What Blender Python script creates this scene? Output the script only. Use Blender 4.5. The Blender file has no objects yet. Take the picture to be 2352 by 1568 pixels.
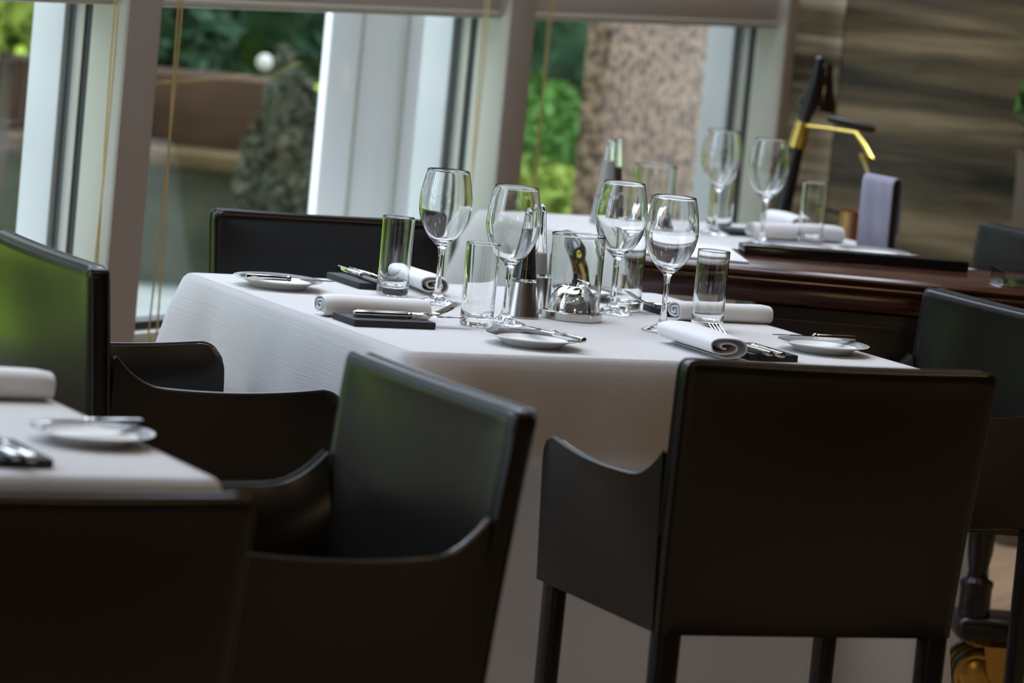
import bpy, bmesh, math, random
import numpy as np
from mathutils import Vector, Matrix

S = bpy.context.scene
COL = S.collection
PI = math.pi
random.seed(7)
rng = np.random.default_rng(7)

# ------------------------------------------------------------------ camera
PITCH, ROLL = 0.115988, 0.095697
CAMZ = 1.3957
cp, sp, cr, sr = math.cos(PITCH), math.sin(PITCH), math.cos(ROLL), math.sin(ROLL)
F0 = Vector((0, cp, -sp)); U0 = Vector((0, sp, cp)); R0 = Vector((1, 0, 0))
RR = R0 * cr + U0 * sr
UU = U0 * cr - R0 * sr
cam_d = bpy.data.cameras.new('camera')
cam = bpy.data.objects.new('camera', cam_d)
COL.objects.link(cam)
cam.matrix_world = Matrix(((RR.x, UU.x, -F0.x, 0), (RR.y, UU.y, -F0.y, 0), (RR.z, UU.z, -F0.z, CAMZ), (0, 0, 0, 1)))
cam_d.sensor_fit = 'HORIZONTAL'
cam_d.sensor_width = 36.0
cam_d.lens = 9000.0 * 36.0 / 2352.0
cam_d.clip_start = 0.05
cam_d.clip_end = 200
cam_d.dof.use_dof = True
cam_d.dof.focus_distance = 5.80
cam_d.dof.aperture_fstop = 5.6
S.camera = cam

# ------------------------------------------------------------------ world, sun, exposure
wd = bpy.data.worlds.new('world'); S.world = wd
wd.use_nodes = True
bg = wd.node_tree.nodes['Background']
bg.inputs['Color'].default_value = (0.73, 0.795, 1.0, 1)
bg.inputs['Strength'].default_value = 5.6
sun_d = bpy.data.lights.new('sun', 'SUN'); sun = bpy.data.objects.new('sun', sun_d); COL.objects.link(sun)
sun_d.energy = 1.5; sun_d.angle = 0.02; sun_d.color = (1, 0.95, 0.82)
S.view_settings.view_transform = 'Standard'
S.view_settings.look = 'None'
S.view_settings.gamma = 1.0
S.view_settings.use_curve_mapping = False
S.view_settings.exposure = 0.0
S.cycles.use_denoising = True
S.cycles.max_bounces = 14
S.cycles.transmission_bounces = 14
S.cycles.transparent_max_bounces = 16
S.cycles.glossy_bounces = 6
S.cycles.diffuse_bounces = 5
S.cycles.sample_clamp_indirect = 8.0
S.cycles.caustics_reflective = True
S.cycles.caustics_refractive = True
S.cycles.blur_glossy = 0.5

# ------------------------------------------------------------------ frames
TH = math.radians(26.6434)                      # direction of the table edges
A = Vector((math.cos(TH), math.sin(TH), 0)); B = Vector((-math.sin(TH), math.cos(TH), 0))
WTH = math.radians(60.523)                      # direction of the window wall
W = Vector((math.cos(WTH), math.sin(WTH), 0)); N = Vector((math.sin(WTH), -math.cos(WTH), 0))
D = -4.2353
def wp(s, n, z): return W * s + N * (D + n) + Vector((0, 0, z))
sun.rotation_euler = (-N * 0.55 + W * 0.15 + Vector((0, 0, -0.8))).to_track_quat('-Z', 'Y').to_euler()

# window daylight: portals that only steer sky samples through the openings
def portal(s0, s1, z0, z1):
    l = bpy.data.lights.new('window_portal', 'AREA'); o = bpy.data.objects.new('window_portal', l); COL.objects.link(o)
    l.shape = 'RECTANGLE'; l.size = s1 - s0; l.size_y = z1 - z0
    l.cycles.is_portal = True
    o.location = wp((s0 + s1) / 2, -0.16, (z0 + z1) / 2)
    o.rotation_euler = N.to_track_quat('-Z', 'Y').to_euler()
BAY = 1.354
MULL = [5.828 + BAY * k for k in (-5, -4, -3, -2, -1)] + [5.828, 7.213, 8.545]
ZS, ZH, ZT = 0.508, 1.108, 4.0
for i in range(len(MULL) - 1):
    portal(MULL[i] + 0.1, MULL[i + 1], ZS, ZT)

# warm ceiling lamps of the restaurant
def lamp(x, y, e, size=0.5):
    l = bpy.data.lights.new('ceiling_lamp', 'AREA'); o = bpy.data.objects.new('ceiling_lamp', l); COL.objects.link(o)
    l.shape = 'DISK'; l.size = size; l.energy = e; l.color = (1.0, 0.66, 0.38)
    o.location = (x, y, 4.36)
for (x, y, e) in ((1.9, 2.0, 12), (3.2, 4.4, 12), (2.6, 6.6, 12), (0.4, 0.6, 12)):
    lamp(x, y, e)

# added cool overhead fill along the window wall, brightening table tops; no ceiling opening
sk_d = bpy.data.lights.new('overhead_fill', 'AREA'); sk = bpy.data.objects.new('overhead_fill', sk_d); COL.objects.link(sk)
sk_d.shape = 'RECTANGLE'; sk_d.size = 5.4; sk_d.size_y = 0.9; sk_d.energy = 60; sk_d.color = (0.84, 0.88, 1.0); sk_d.spread = math.radians(120)
sk.location = wp(6.0, 0.85, 4.36); sk.rotation_euler = (0, 0, WTH)

# added warm fill from behind the camera, to brighten the front drape
def front_fill(x, y, z, e, tx, ty):
    l = bpy.data.lights.new('front_fill', 'AREA'); o = bpy.data.objects.new('front_fill', l); COL.objects.link(o)
    l.shape = 'DISK'; l.size = 0.9; l.energy = e; l.color = (1.0, 0.64, 0.34)
    o.location = (x, y, z)
    o.rotation_euler = (Vector((tx, ty, 0.5)) - Vector((x, y, z))).to_track_quat('-Z', 'Y').to_euler()
front_fill(1.6, -0.6, 1.5, 5, 0.5, 5.4)

# ------------------------------------------------------------------ mesh helpers
def newmesh(name, verts, faces, mat=None, parent=None, smooth=True, loc=None, rotz=None):
    me = bpy.data.meshes.new(name)
    me.from_pydata([tuple(v) for v in verts], [], faces)
    if smooth:
        me.polygons.foreach_set('use_smooth', [True] * len(me.polygons))
    me.update()
    o = bpy.data.objects.new(name, me); COL.objects.link(o)
    if mat: me.materials.append(mat)
    if parent: o.parent = parent
    if loc is not None: o.location = loc
    if rotz is not None: o.rotation_euler = (0, 0, rotz)
    return o

def fix(o):
    bm = bmesh.new(); bm.from_mesh(o.data)
    bmesh.ops.remove_doubles(bm, verts=bm.verts, dist=1e-6)
    bmesh.ops.recalc_face_normals(bm, faces=bm.faces)
    bm.to_mesh(o.data); bm.free(); return o

def sharp(o, ang=35):
    bm = bmesh.new(); bm.from_mesh(o.data)
    for e in bm.edges:
        if len(e.link_faces) == 2 and e.calc_face_angle(0) > math.radians(ang): e.smooth = False
    bm.to_mesh(o.data); bm.free(); return o

class MB:
    """collects several solids into one mesh"""
    def __init__(s): s.v = []; s.f = []
    def add(s, v, f):
        n = len(s.v); s.v += [tuple(p) for p in v]; s.f += [tuple(i + n for i in q) for q in f]; return s
    def lathe(s, prof, seg=40, c=(0, 0, 0), axis=None):
        v = []; f = []; idx = []
        for (r, z) in prof:
            if r < 1e-6:
                idx.append([len(v)]); v.append((0, 0, z))
            else:
                idx.append(list(range(len(v), len(v) + seg)))
                v += [(r * math.cos(2 * PI * k / seg), r * math.sin(2 * PI * k / seg), z) for k in range(seg)]
        for a, b in zip(idx[:-1], idx[1:]):
            for k in range(seg):
                k2 = (k + 1) % seg
                if len(a) == 1 and len(b) == 1: continue
                if len(a) == 1: f.append((a[0], b[k2], b[k]))
                elif len(b) == 1: f.append((a[k], a[k2], b[0]))
                else: f.append((a[k], a[k2], b[k2], b[k]))
        if axis is not None:
            q = Vector((0, 0, 1)).rotation_difference(Vector(axis).normalized())
            v = [q @ Vector(p) for p in v]
        v = [(p[0] + c[0], p[1] + c[1], p[2] + c[2]) for p in v]
        return s.add(v, f)
    def box(s, c, d, bev=0.0, seg=2, M=None, taper=1.0):
        bm = bmesh.new(); bmesh.ops.create_cube(bm, size=1)
        for v in bm.verts:
            k = taper if v.co.z < 0 else 1
            v.co = Vector((v.co.x * d[0] * k, v.co.y * d[1] * k, v.co.z * d[2]))
        if bev > 0: bmesh.ops.bevel(bm, geom=list(bm.edges), offset=bev, segments=seg, affect='EDGES', profile=0.5)
        bm.verts.index_update()
        vs = [v.co.copy() for v in bm.verts]; fs = [[v.index for v in q.verts] for q in bm.faces]; bm.free()
        if M is not None: vs = [M @ v for v in vs]
        return s.add([v + Vector(c) for v in vs], fs)
    def tube(s, pts, rad, seg=8, closed=False, flat=None):
        pts = [Vector(p) for p in pts]; n = len(pts); v = []; f = []
        up = Vector((0.13, 0.21, 0.97)).normalized()
        for i, p in enumerate(pts):
            if closed: t = pts[(i + 1) % n] - pts[i - 1]
            else: t = pts[min(i + 1, n - 1)] - pts[max(i - 1, 0)]
            t.normalize()
            a = t.cross(up)
            if a.length < 0.05: a = t.cross(Vector((1, 0, 0)))
            a.normalize(); b = a.cross(t).normalized()
            r = rad[i] if isinstance(rad, (list, tuple)) else rad
            for k in range(seg):
                q = 2 * PI * k / seg
                v.append(p + a * r * math.cos(q) + b * r * math.sin(q))
        m = n if closed else n - 1
        for i in range(m):
            for k in range(seg):
                a0 = i * seg + k; a1 = i * seg + (k + 1) % seg
                b0 = ((i + 1) % n) * seg + k; b1 = ((i + 1) % n) * seg + (k + 1) % seg
                f.append((a0, a1, b1, b0))
        if not closed:
            f.append(tuple(range(seg - 1, -1, -1))); f.append(tuple((n - 1) * seg + k for k in range(seg)))
        return s.add(v, f)
    def prism(s, poly, z0, z1):
        n = len(poly)
        v = [(x, y, z0) for x, y in poly] + [(x, y, z1) for x, y in poly]
        f = [tuple(range(n - 1, -1, -1)), tuple(range(n, 2 * n))] + [(i, (i + 1) % n, n + (i + 1) % n, n + i) for i in range(n)]
        return s.add(v, f)
    def build(s, name, mat, parent=None, smooth=True, loc=None, rotz=None, ang=35, M=None):
        v = s.v if M is None else [M @ Vector(p) for p in s.v]
        o = newmesh(name, v, s.f, mat, parent, smooth, loc, rotz)
        fix(o)
        if smooth: sharp(o, ang)
        return o

def empty(name, loc=(0, 0, 0), rotz=0.0, label=None, cat=None, group=None, kind=None):
    o = bpy.data.objects.new(name, None); COL.objects.link(o)
    o.empty_display_size = 0.05
    o.location = loc; o.rotation_euler = (0, 0, rotz)
    return tag(o, label, cat, group, kind)
def tag(o, label=None, cat=None, group=None, kind=None):
    if label: o['label'] = label
    if cat: o['category'] = cat
    if group: o['group'] = group
    if kind: o['kind'] = kind
    return o
def copy_tree(o, loc=None, rotz=None, label=None, group=None, parent=None):
    c = o.copy(); COL.objects.link(c)
    if parent: c.parent = parent
    for ch in list(o.children): copy_tree(ch, parent=c)
    if loc is not None: c.location = loc
    if rotz is not None: c.rotation_euler = (0, 0, rotz)
    if label: c['label'] = label
    if group: c['group'] = group
    return c

# ------------------------------------------------------------------ materials
def mat(name, color=(0.5, 0.5, 0.5), rough=0.5, metal=0.0, spec=0.5, **kw):
    m = bpy.data.materials.new(name); m.use_nodes = True
    b = m.node_tree.nodes['Principled BSDF']
    b.inputs['Base Color'].default_value = (*color, 1)
    b.inputs['Roughness'].default_value = rough
    b.inputs['Metallic'].default_value = metal
    b.inputs['Specular IOR Level'].default_value = spec
    for k, v in kw.items(): b.inputs[k].default_value = v
    return m
def nt(m): return m.node_tree.nodes, m.node_tree.links, m.node_tree.nodes['Principled BSDF']
def noise_bump(m, scale, strength, dist=0.001, detail=2, coord='Object'):
    n, l, b = nt(m)
    tc = n.new('ShaderNodeTexCoord'); no = n.new('ShaderNodeTexNoise'); bu = n.new('ShaderNodeBump')
    no.inputs['Scale'].default_value = scale; no.inputs['Detail'].default_value = detail
    bu.inputs['Strength'].default_value = strength; bu.inputs['Distance'].default_value = dist
    l.new(tc.outputs[coord], no.inputs['Vector']); l.new(no.outputs['Fac'], bu.inputs['Height']); l.new(bu.outputs['Normal'], b.inputs['Normal'])
    return m
def noise_color(m, c0, c1, scale, stretch=(1, 1, 1), detail=4, lo=0.35, hi=0.65, distort=0.0, rough=None):
    n, l, b = nt(m)
    tc = n.new('ShaderNodeTexCoord'); mp = n.new('ShaderNodeMapping'); no = n.new('ShaderNodeTexNoise'); ra = n.new('ShaderNodeValToRGB')
    mp.inputs['Scale'].default_value = stretch
    no.inputs['Scale'].default_value = scale; no.inputs['Detail'].default_value = detail; no.inputs['Distortion'].default_value = distort
    ra.color_ramp.elements[0].position = lo; ra.color_ramp.elements[0].color = (*c0, 1)
    ra.color_ramp.elements[1].position = hi; ra.color_ramp.elements[1].color = (*c1, 1)
    l.new(tc.outputs['Object'], mp.inputs['Vector']); l.new(mp.outputs['Vector'], no.inputs['Vector'])
    l.new(no.outputs['Fac'], ra.inputs['Fac']); l.new(ra.outputs['Color'], b.inputs['Base Color'])
    return m
def fabric(name, color, transl, weave, strength=0.25):
    m = mat(name, color, 0.9, spec=0.15)
    n, l, b = nt(m)
    tc = n.new('ShaderNodeTexCoord')
    hs = []
    for ax, sc in (((1, 1, 0), weave), ((0, 0, 1), weave)):
        mp = n.new('ShaderNodeMapping'); mp.inputs['Scale'].default_value = (ax[0] * sc, ax[1] * sc, 6 if ax[2] == 0 else sc)
        if ax[2]: mp.inputs['Scale'].default_value = (4, 4, sc)
        no = n.new('ShaderNodeTexNoise'); no.inputs['Scale'].default_value = 1.0; no.inputs['Detail'].default_value = 2
        l.new(tc.outputs['Object'], mp.inputs['Vector']); l.new(mp.outputs['Vector'], no.inputs['Vector']); hs.append(no)
    ad = n.new('ShaderNodeMath'); ad.operation = 'ADD'
    l.new(hs[0].outputs['Fac'], ad.inputs[0]); l.new(hs[1].outputs['Fac'], ad.inputs[1])
    bu = n.new('ShaderNodeBump'); bu.inputs['Strength'].default_value = strength; bu.inputs['Distance'].default_value = 0.001
    l.new(ad.outputs[0], bu.inputs['Height']); l.new(bu.outputs['Normal'], b.inputs['Normal'])
    if transl > 0:
        tr = n.new('ShaderNodeBsdfTranslucent'); tr.inputs['Color'].default_value = (*color, 1)
        mx = n.new('ShaderNodeMixShader'); mx.inputs['Fac'].default_value = transl
        l.new(b.outputs[0], mx.inputs[1]); l.new(tr.outputs[0], mx.inputs[2])
        l.new(mx.outputs[0], n['Material Output'].inputs['Surface'])
    return m

M_cloth = fabric('white_tablecloth', (0.84, 0.84, 0.84), 0.62, 420, 0.8)
M_pad = mat('table_pad', (0.80, 0.79, 0.77), 0.95, spec=0.1)
M_nap = fabric('white_napkin', (0.80, 0.80, 0.80), 0.08, 900, 0.2)
M_leather = mat('black_leather', (0.0080, 0.0070, 0.0058), 0.27, spec=0.42); noise_bump(M_leather, 260, 0.10, 0.0006, 3)
M_pipe = mat('black_leather_edge', (0.012, 0.011, 0.011), 0.3, spec=0.6)
M_glass = mat('clear_glass', (0.985, 0.995, 0.99), 0.0, **{'Transmission Weight': 1.0, 'IOR': 1.5})
M_steel = mat('brushed_steel', (0.56, 0.54, 0.51), 0.24, 1.0)
M_chrome = mat('polished_steel', (0.72, 0.71, 0.69), 0.06, 1.0)
M_dark = mat('burner_metal', (0.05, 0.05, 0.045), 0.4, 0.6)
M_slate = noise_bump(mat('black_slate', (0.022, 0.022, 0.026), 0.6, spec=0.35), 300, 0.3, 0.001)
M_pepper = noise_bump(noise_color(mat('peppercorns', rough=0.6), (0.008, 0.006, 0.005), (0.075, 0.055, 0.04), 420, lo=0.4, hi=0.62), 350, 0.8, 0.002)
M_salt = noise_bump(mat('white_salt', (0.8, 0.79, 0.78), 0.8), 400, 0.5, 0.001)
M_wood = noise_color(mat('mahogany', rough=0.22, **{'Coat Weight': 0.4, 'Coat Roughness': 0.12}), (0.025, 0.007, 0.004), (0.10, 0.030, 0.016), 9, (1.2, 9, 14), 5, 0.3, 0.75)
M_woodd = noise_color(mat('dark_stained_wood', rough=0.3), (0.006, 0.0045, 0.0035), (0.016, 0.012, 0.009), 8, (1, 1, 8))
M_brass = mat('brass', (0.62, 0.40, 0.10), 0.25, 1.0)
M_gold = mat('bright_brass', (0.86, 0.66, 0.16), 0.22, 1.0)
M_copper = mat('copper', (0.62, 0.33, 0.18), 0.3, 1.0)
M_black = mat('black_lacquer', (0.010, 0.010, 0.010), 0.22, spec=0.5)
M_tray = mat('black_glass_tray', (0.008, 0.009, 0.008), 0.12, spec=0.5)
M_towel = fabric('grey_towel', (0.30, 0.30, 0.38), 0.0, 500, 0.4)
M_towel2 = fabric('charcoal_towel', (0.055, 0.052, 0.06), 0.0, 500, 0.4)
M_frame = noise_bump(mat('pale_painted_frame', (0.44, 0.44, 0.37), 0.45, spec=0.4), 60, 0.03)
M_mull = noise_bump(mat('taupe_room_side', (0.42, 0.38, 0.35), 0.5, spec=0.4), 60, 0.03)  # the frame's dim, warm-lit room side, put into its colour
M_gasket = mat('black_gasket', (0.012, 0.013, 0.014), 0.5)
M_cord = mat('ochre_cord', (0.50, 0.38, 0.16), 0.8)
M_wallp = mat('wall_paint', (0.085, 0.065, 0.045), 0.8, spec=0.2)
M_ceil = mat('ceiling_paint', (0.20, 0.165, 0.12), 0.9, spec=0.1)
M_floor = noise_color(mat('tan_floor', rough=0.5), (0.34, 0.225, 0.13), (0.45, 0.30, 0.18), 4, (1, 6, 1))

# plate: white well, grey ringed rim
def plate_mat(name, rimc):
    m = mat(name, (0.8, 0.8, 0.8), 0.28, spec=0.14)
    n, l, b = nt(m)
    tc = n.new('ShaderNodeTexCoord'); sx = n.new('ShaderNodeSeparateXYZ'); cx = n.new('ShaderNodeCombineXYZ'); le = n.new('ShaderNodeVectorMath'); le.operation = 'LENGTH'
    l.new(tc.outputs['Object'], sx.inputs[0]); l.new(sx.outputs['X'], cx.inputs['X']); l.new(sx.outputs['Y'], cx.inputs['Y']); l.new(cx.outputs[0], le.inputs[0])
    gt = n.new('ShaderNodeMath'); gt.operation = 'GREATER_THAN'; gt.inputs[1].default_value = 0.0505; l.new(le.outputs['Value'], gt.inputs[0])
    lt = n.new('ShaderNodeMath'); lt.operation = 'LESS_THAN'; lt.inputs[1].default_value = 0.0680; l.new(le.outputs['Value'], lt.inputs[0])
    zt = n.new('ShaderNodeMath'); zt.operation = 'GREATER_THAN'; zt.inputs[1].default_value = 0.0; l.new(sx.outputs['Z'], zt.inputs[0])
    ge = n.new('ShaderNodeNewGeometry'); sn = n.new('ShaderNodeSeparateXYZ'); l.new(ge.outputs['Normal'], sn.inputs[0])
    up = n.new('ShaderNodeMath'); up.operation = 'GREATER_THAN'; up.inputs[1].default_value = 0.2; l.new(sn.outputs['Z'], up.inputs[0])
    si = n.new('ShaderNodeMath'); si.operation = 'MULTIPLY'; si.inputs[1].default_value = 2 * PI / 0.0029; l.new(le.outputs['Value'], si.inputs[0])
    sn2 = n.new('ShaderNodeMath'); sn2.operation = 'SINE'; l.new(si.outputs[0], sn2.inputs[0])
    ra = n.new('ShaderNodeMapRange'); ra.inputs['From Min'].default_value = -1; ra.inputs['From Max'].default_value = 1; l.new(sn2.outputs[0], ra.inputs['Value'])
    m1 = n.new('ShaderNodeMix'); m1.data_type = 'RGBA'; m1.inputs['A'].default_value = (*rimc, 1); m1.inputs['B'].default_value = (*[c * 2.3 for c in rimc], 1); l.new(ra.outputs[0], m1.inputs['Factor'])
    a = n.new('ShaderNodeMath'); a.operation = 'MULTIPLY'; l.new(gt.outputs[0], a.inputs[0]); l.new(lt.outputs[0], a.inputs[1])
    a2 = n.new('ShaderNodeMath'); a2.operation = 'MULTIPLY'; l.new(a.outputs[0], a2.inputs[0]); l.new(up.outputs[0], a2.inputs[1])
    m2 = n.new('ShaderNodeMix'); m2.data_type = 'RGBA'; m2.inputs['A'].default_value = (0.78, 0.78, 0.74, 1); l.new(m1.outputs['Result'], m2.inputs['B']); l.new(a2.outputs[0], m2.inputs['Factor'])
    l.new(m2.outputs['Result'], b.inputs['Base Color'])
    return m
M_plate = plate_mat('white_plate_grey_rim', (0.045, 0.045, 0.045))
M_plate2 = plate_mat('white_plate_pale_rim', (0.17, 0.17, 0.185))

# window pane: clear sheet that reflects by its angle
M_pane = bpy.data.materials.new('window_glass'); M_pane.use_nodes = True
_n, _l = M_pane.node_tree.nodes, M_pane.node_tree.links
_n.remove(_n['Principled BSDF'])
_t = _n.new('ShaderNodeBsdfTransparent'); _t.inputs['Color'].default_value = (0.93, 0.96, 0.94, 1)
_g = _n.new('ShaderNodeBsdfGlossy'); _g.inputs['Roughness'].default_value = 0.0
_f = _n.new('ShaderNodeFresnel'); _f.inputs['IOR'].default_value = 1.5
_m = _n.new('ShaderNodeMixShader')
_b = _n.new('ShaderNodeNewGeometry'); _r = _n.new('ShaderNodeMapRange')      # same reflectance on both faces of the sheet
_r.inputs['To Min'].default_value = 1.5; _r.inputs['To Max'].default_value = 1 / 1.5
_l.new(_b.outputs['Backfacing'], _r.inputs['Value']); _l.new(_r.outputs[0], _f.inputs['IOR'])
_l.new(_f.outputs[0], _m.inputs['Fac']); _l.new(_t.outputs[0], _m.inputs[1]); _l.new(_g.outputs[0], _m.inputs[2]); _l.new(_m.outputs[0], _n['Material Output'].inputs['Surface'])

# polished banded stone
def stone_mat(name, stops, zs, rough, off):
    m = mat(name, rough=rough, spec=0.22)
    n, l, b = nt(m)
    tc = n.new('ShaderNodeTexCoord'); mp = n.new('ShaderNodeMapping'); mp.inputs['Scale'].default_value = (0.5, 0.5, zs); mp.inputs['Location'].default_value = (off, off, off)
    no = n.new('ShaderNodeTexNoise'); no.inputs['Scale'].default_value = 1.6; no.inputs['Detail'].default_value = 6; no.inputs['Roughness'].default_value = 0.6; no.inputs['Distortion'].default_value = 0.35
    ra = n.new('ShaderNodeValToRGB')
    e = ra.color_ramp.elements
    e[0].position = stops[0][0]; e[0].color = (*stops[0][1], 1); e[1].position = stops[-1][0]; e[1].color = (*stops[-1][1], 1)
    for p, c in stops[1:-1]:
        q = e.new(p); q.color = (*c, 1)
    l.new(tc.outputs['Object'], mp.inputs['Vector']); l.new(mp.outputs['Vector'], no.inputs['Vector']); l.new(no.outputs['Fac'], ra.inputs['Fac']); l.new(ra.outputs['Color'], b.inputs['Base Color'])
    return m
M_stoned = stone_mat('dark_banded_stone', [(0.36, (0.011, 0.008, 0.004)), (0.46, (0.062, 0.044, 0.022)), (0.54, (0.115, 0.083, 0.043)), (0.64, (0.25, 0.185, 0.105))], 7.5, 0.32, 3.0)
M_stonel = stone_mat('pale_banded_stone', [(0.34, (0.07, 0.058, 0.035)), (0.45, (0.24, 0.20, 0.13)), (0.55, (0.50, 0.44, 0.31)), (0.66, (0.78, 0.70, 0.54))], 8.0, 0.2, 9.0)
# outside
M_lawn = noise_color(mat('lawn_green', rough=0.9, spec=0.1), (0.195, 0.3, 0.018), (0.36, 0.495, 0.045), 3, detail=6)
M_pave = noise_color(mat('pale_paving', rough=0.8, spec=0.1), (0.285, 0.3075, 0.27), (0.36, 0.39, 0.3375), 5)
M_gwall = noise_color(mat('brown_garden_stone', rough=0.8, spec=0.1), (0.015, 0.009, 0.0045), (0.057, 0.033, 0.018), 2.2, (1, 1, 1.5), 5)
M_ledge = noise_color(mat('ochre_ledge_stone', rough=0.8, spec=0.1), (0.0525, 0.036, 0.015), (0.0975, 0.069, 0.03), 2.5)
M_granite = noise_color(mat('brown_granite', rough=0.6, spec=0.15), (0.0375, 0.024, 0.015), (0.225, 0.1575, 0.0975), 45, detail=8, lo=0.38, hi=0.62)
M_pillar = noise_color(mat('pale_grey_cladding', rough=0.45), (0.375, 0.3825, 0.375), (0.435, 0.4425, 0.435), 2)
def leafmat(name, c0, c1):
    m = noise_color(mat(name, rough=0.6, spec=0.12), c0, c1, 7, detail=4, lo=0.3, hi=0.7)
    return m
M_leafd = leafmat('deep_green_leaves', (0.0075, 0.024, 0.0135), (0.042, 0.093, 0.045))
M_leafb = leafmat('bright_green_leaves', (0.033, 0.0975, 0.015), (0.0825, 0.195, 0.033))
M_leafy = leafmat('yellow_green_leaves', (0.1125, 0.18, 0.021), (0.24, 0.315, 0.0525))
M_leafo = leafmat('olive_leaves', (0.042, 0.048, 0.03), (0.093, 0.102, 0.063))
M_clad = noise_color(mat('pale_grey_column_cladding', rough=0.5, spec=0.2), (0.85, 0.85, 0.85), (0.85, 0.85, 0.85), 2)
M_bark = mat('bark', (0.05, 0.035, 0.025), 0.9)
M_pot = mat('brown_planter', (0.12, 0.085, 0.06), 0.7)
M_globe = mat('white_globe', (0.3, 0.3, 0.28), 0.3, **{'Emission Color': (1, 0.97, 0.85, 1), 'Emission Strength': 0.35})

# ------------------------------------------------------------------ room shell
S0, S1, NMAX, CE = -3.2, 8.70, 8.0, 4.4
def wall_box(name, s0, s1, n0, n1, z0, z1, m, parent=None, bev=0.0):
    mb = MB(); mb.box((0, 0, 0), (s1 - s0, n1 - n0, z1 - z0), bev)
    o = mb.build(name, m, parent)
    c = wp((s0 + s1) / 2, (n0 + n1) / 2, (z0 + z1) / 2)
    # local x along W, local y along N: rotation about z by WTH maps y to -N, which is symmetric for a box
    o.location = c; o.rotation_euler = (0, 0, WTH)
    return o
def struct(o, label=None):
    o['kind'] = 'structure'
    return o
struct(wall_box('floor', S0 - 0.2, S1 + 0.3, -0.12, NMAX + 0.1, -0.12, 0.0, M_floor))
struct(wall_box('ceiling', S0 - 0.2, S1 + 0.3, -0.30, NMAX + 0.1, CE, CE + 0.12, M_ceil))
struct(wall_box('wall_rear', S0 - 0.2, S0, -0.12, NMAX + 0.1, 0.0, CE, M_wallp))
struct(wall_box('wall_right', S0, S1 + 0.3, NMAX, NMAX + 0.1, 0.0, CE, M_wallp))
# banded stone wall: paler slab beside the window, dark slab beyond a joint
sw = empty('wall_stone', (0, 0, 0)); struct(sw)
wall_box('pale_slab', S1, S1 + 0.2, -0.12, 0.158, 0.0, CE, M_stonel, sw)
wall_box('dark_slab', S1, S1 + 0.2, 0.162, NMAX, 0.0, CE, M_stoned, sw)
wall_box('joint', S1 + 0.01, S1 + 0.2, 0.158, 0.162, 0.0, CE, M_gasket, sw)
# wall under and above the windows
struct(wall_box('wall_window', S0, S1, -0.12, 0.0, 0.0, ZS - 0.075, M_frame))
struct(wall_box('wall_window_head', S0, S1, -0.12, 0.0, ZT, CE, M_wallp))
struct(wall_box('wall_window_solid', S0, MULL[0], -0.12, 0.0, ZS - 0.075, ZT, M_wallp))
# window bays
k = 0
for i in range(len(MULL) - 1):
    k += 1
    a, b = MULL[i] + 0.105, MULL[i + 1]
    w = empty('window_%d' % k, wp((a + b) / 2, 0, ZS)); struct(w)
    Mi = (Matrix.Translation(w.location)).inverted()
    def part(name, s0, s1, n0, n1, z0, z1, m, bev=0.002):
        o = wall_box(name, s0, s1, n0, n1, z0, z1, m, None, bev)
        o.location = o.location - w.location; o.parent = w
        return o
    part('sill', a - 0.003, b + 0.003, -0.12, 0.085, ZS - 0.075, ZS - 0.045, M_frame, 0.008)
    part('bottom_rail', a, b, -0.055, 0.03, ZS - 0.043, ZS - 0.016, M_frame)
    part('bottom_gasket', a, b, -0.05, 0.0, ZS - 0.016, ZS, M_gasket)
    part('blind_hem', a, b, -0.055, 0.050, ZH, ZH + 0.085, M_mull, 0.004)  # hem of a lowered blind, shaped as a window rail
    part('blind_hem_bead', a, b, -0.02, 0.058, ZH, ZH + 0.016, M_frame, 0.003)
    part('pane', a, b, -0.034, -0.028, ZS - 0.002, ZH + 0.002, M_pane, 0)
    part('added_upper_pane', a, b, -0.034, -0.028, ZH + 0.083, ZT, M_pane, 0)  # unseen clear glazing added above the blind hem to let in more sky
# mullions
for i, s in enumerate(MULL):
    t = empty('trim_%d' % (i + 1), wp(s, 0, 0)); struct(t)
    def part(name, s0, s1, n0, n1, z0, z1, m, bev=0.002):
        o = wall_box(name, s0, s1, n0, n1, z0, z1, m, None, bev)
        o.location = o.location - t.location; o.parent = t
        return o
    last = i == len(MULL) - 1
    e = s + 0.055 if last else s + 0.105
    zb = ZS - 0.10
    part('post', s, e, 0.0, 0.078, zb, ZT, M_frame, 0.003)
    part('post_face', s + 0.001, e - 0.001 if not last else e, 0.078, 0.081, zb, ZT, M_mull, 0.001)
    part('inner_gasket', s + 0.004, e, -0.016, 0.0, ZS - 0.045, ZT, M_gasket, 0)
    part('sash_edge', s, e, -0.034, -0.016, ZS - 0.045, ZT, M_frame, 0)
    part('outer_gasket', s + 0.004, e, -0.052, -0.034, ZS - 0.045, ZT, M_gasket, 0)
    part('outer_fin', s - 0.012, e, -0.125, -0.052, 0.0, ZT, M_pillar, 0.004)

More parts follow.
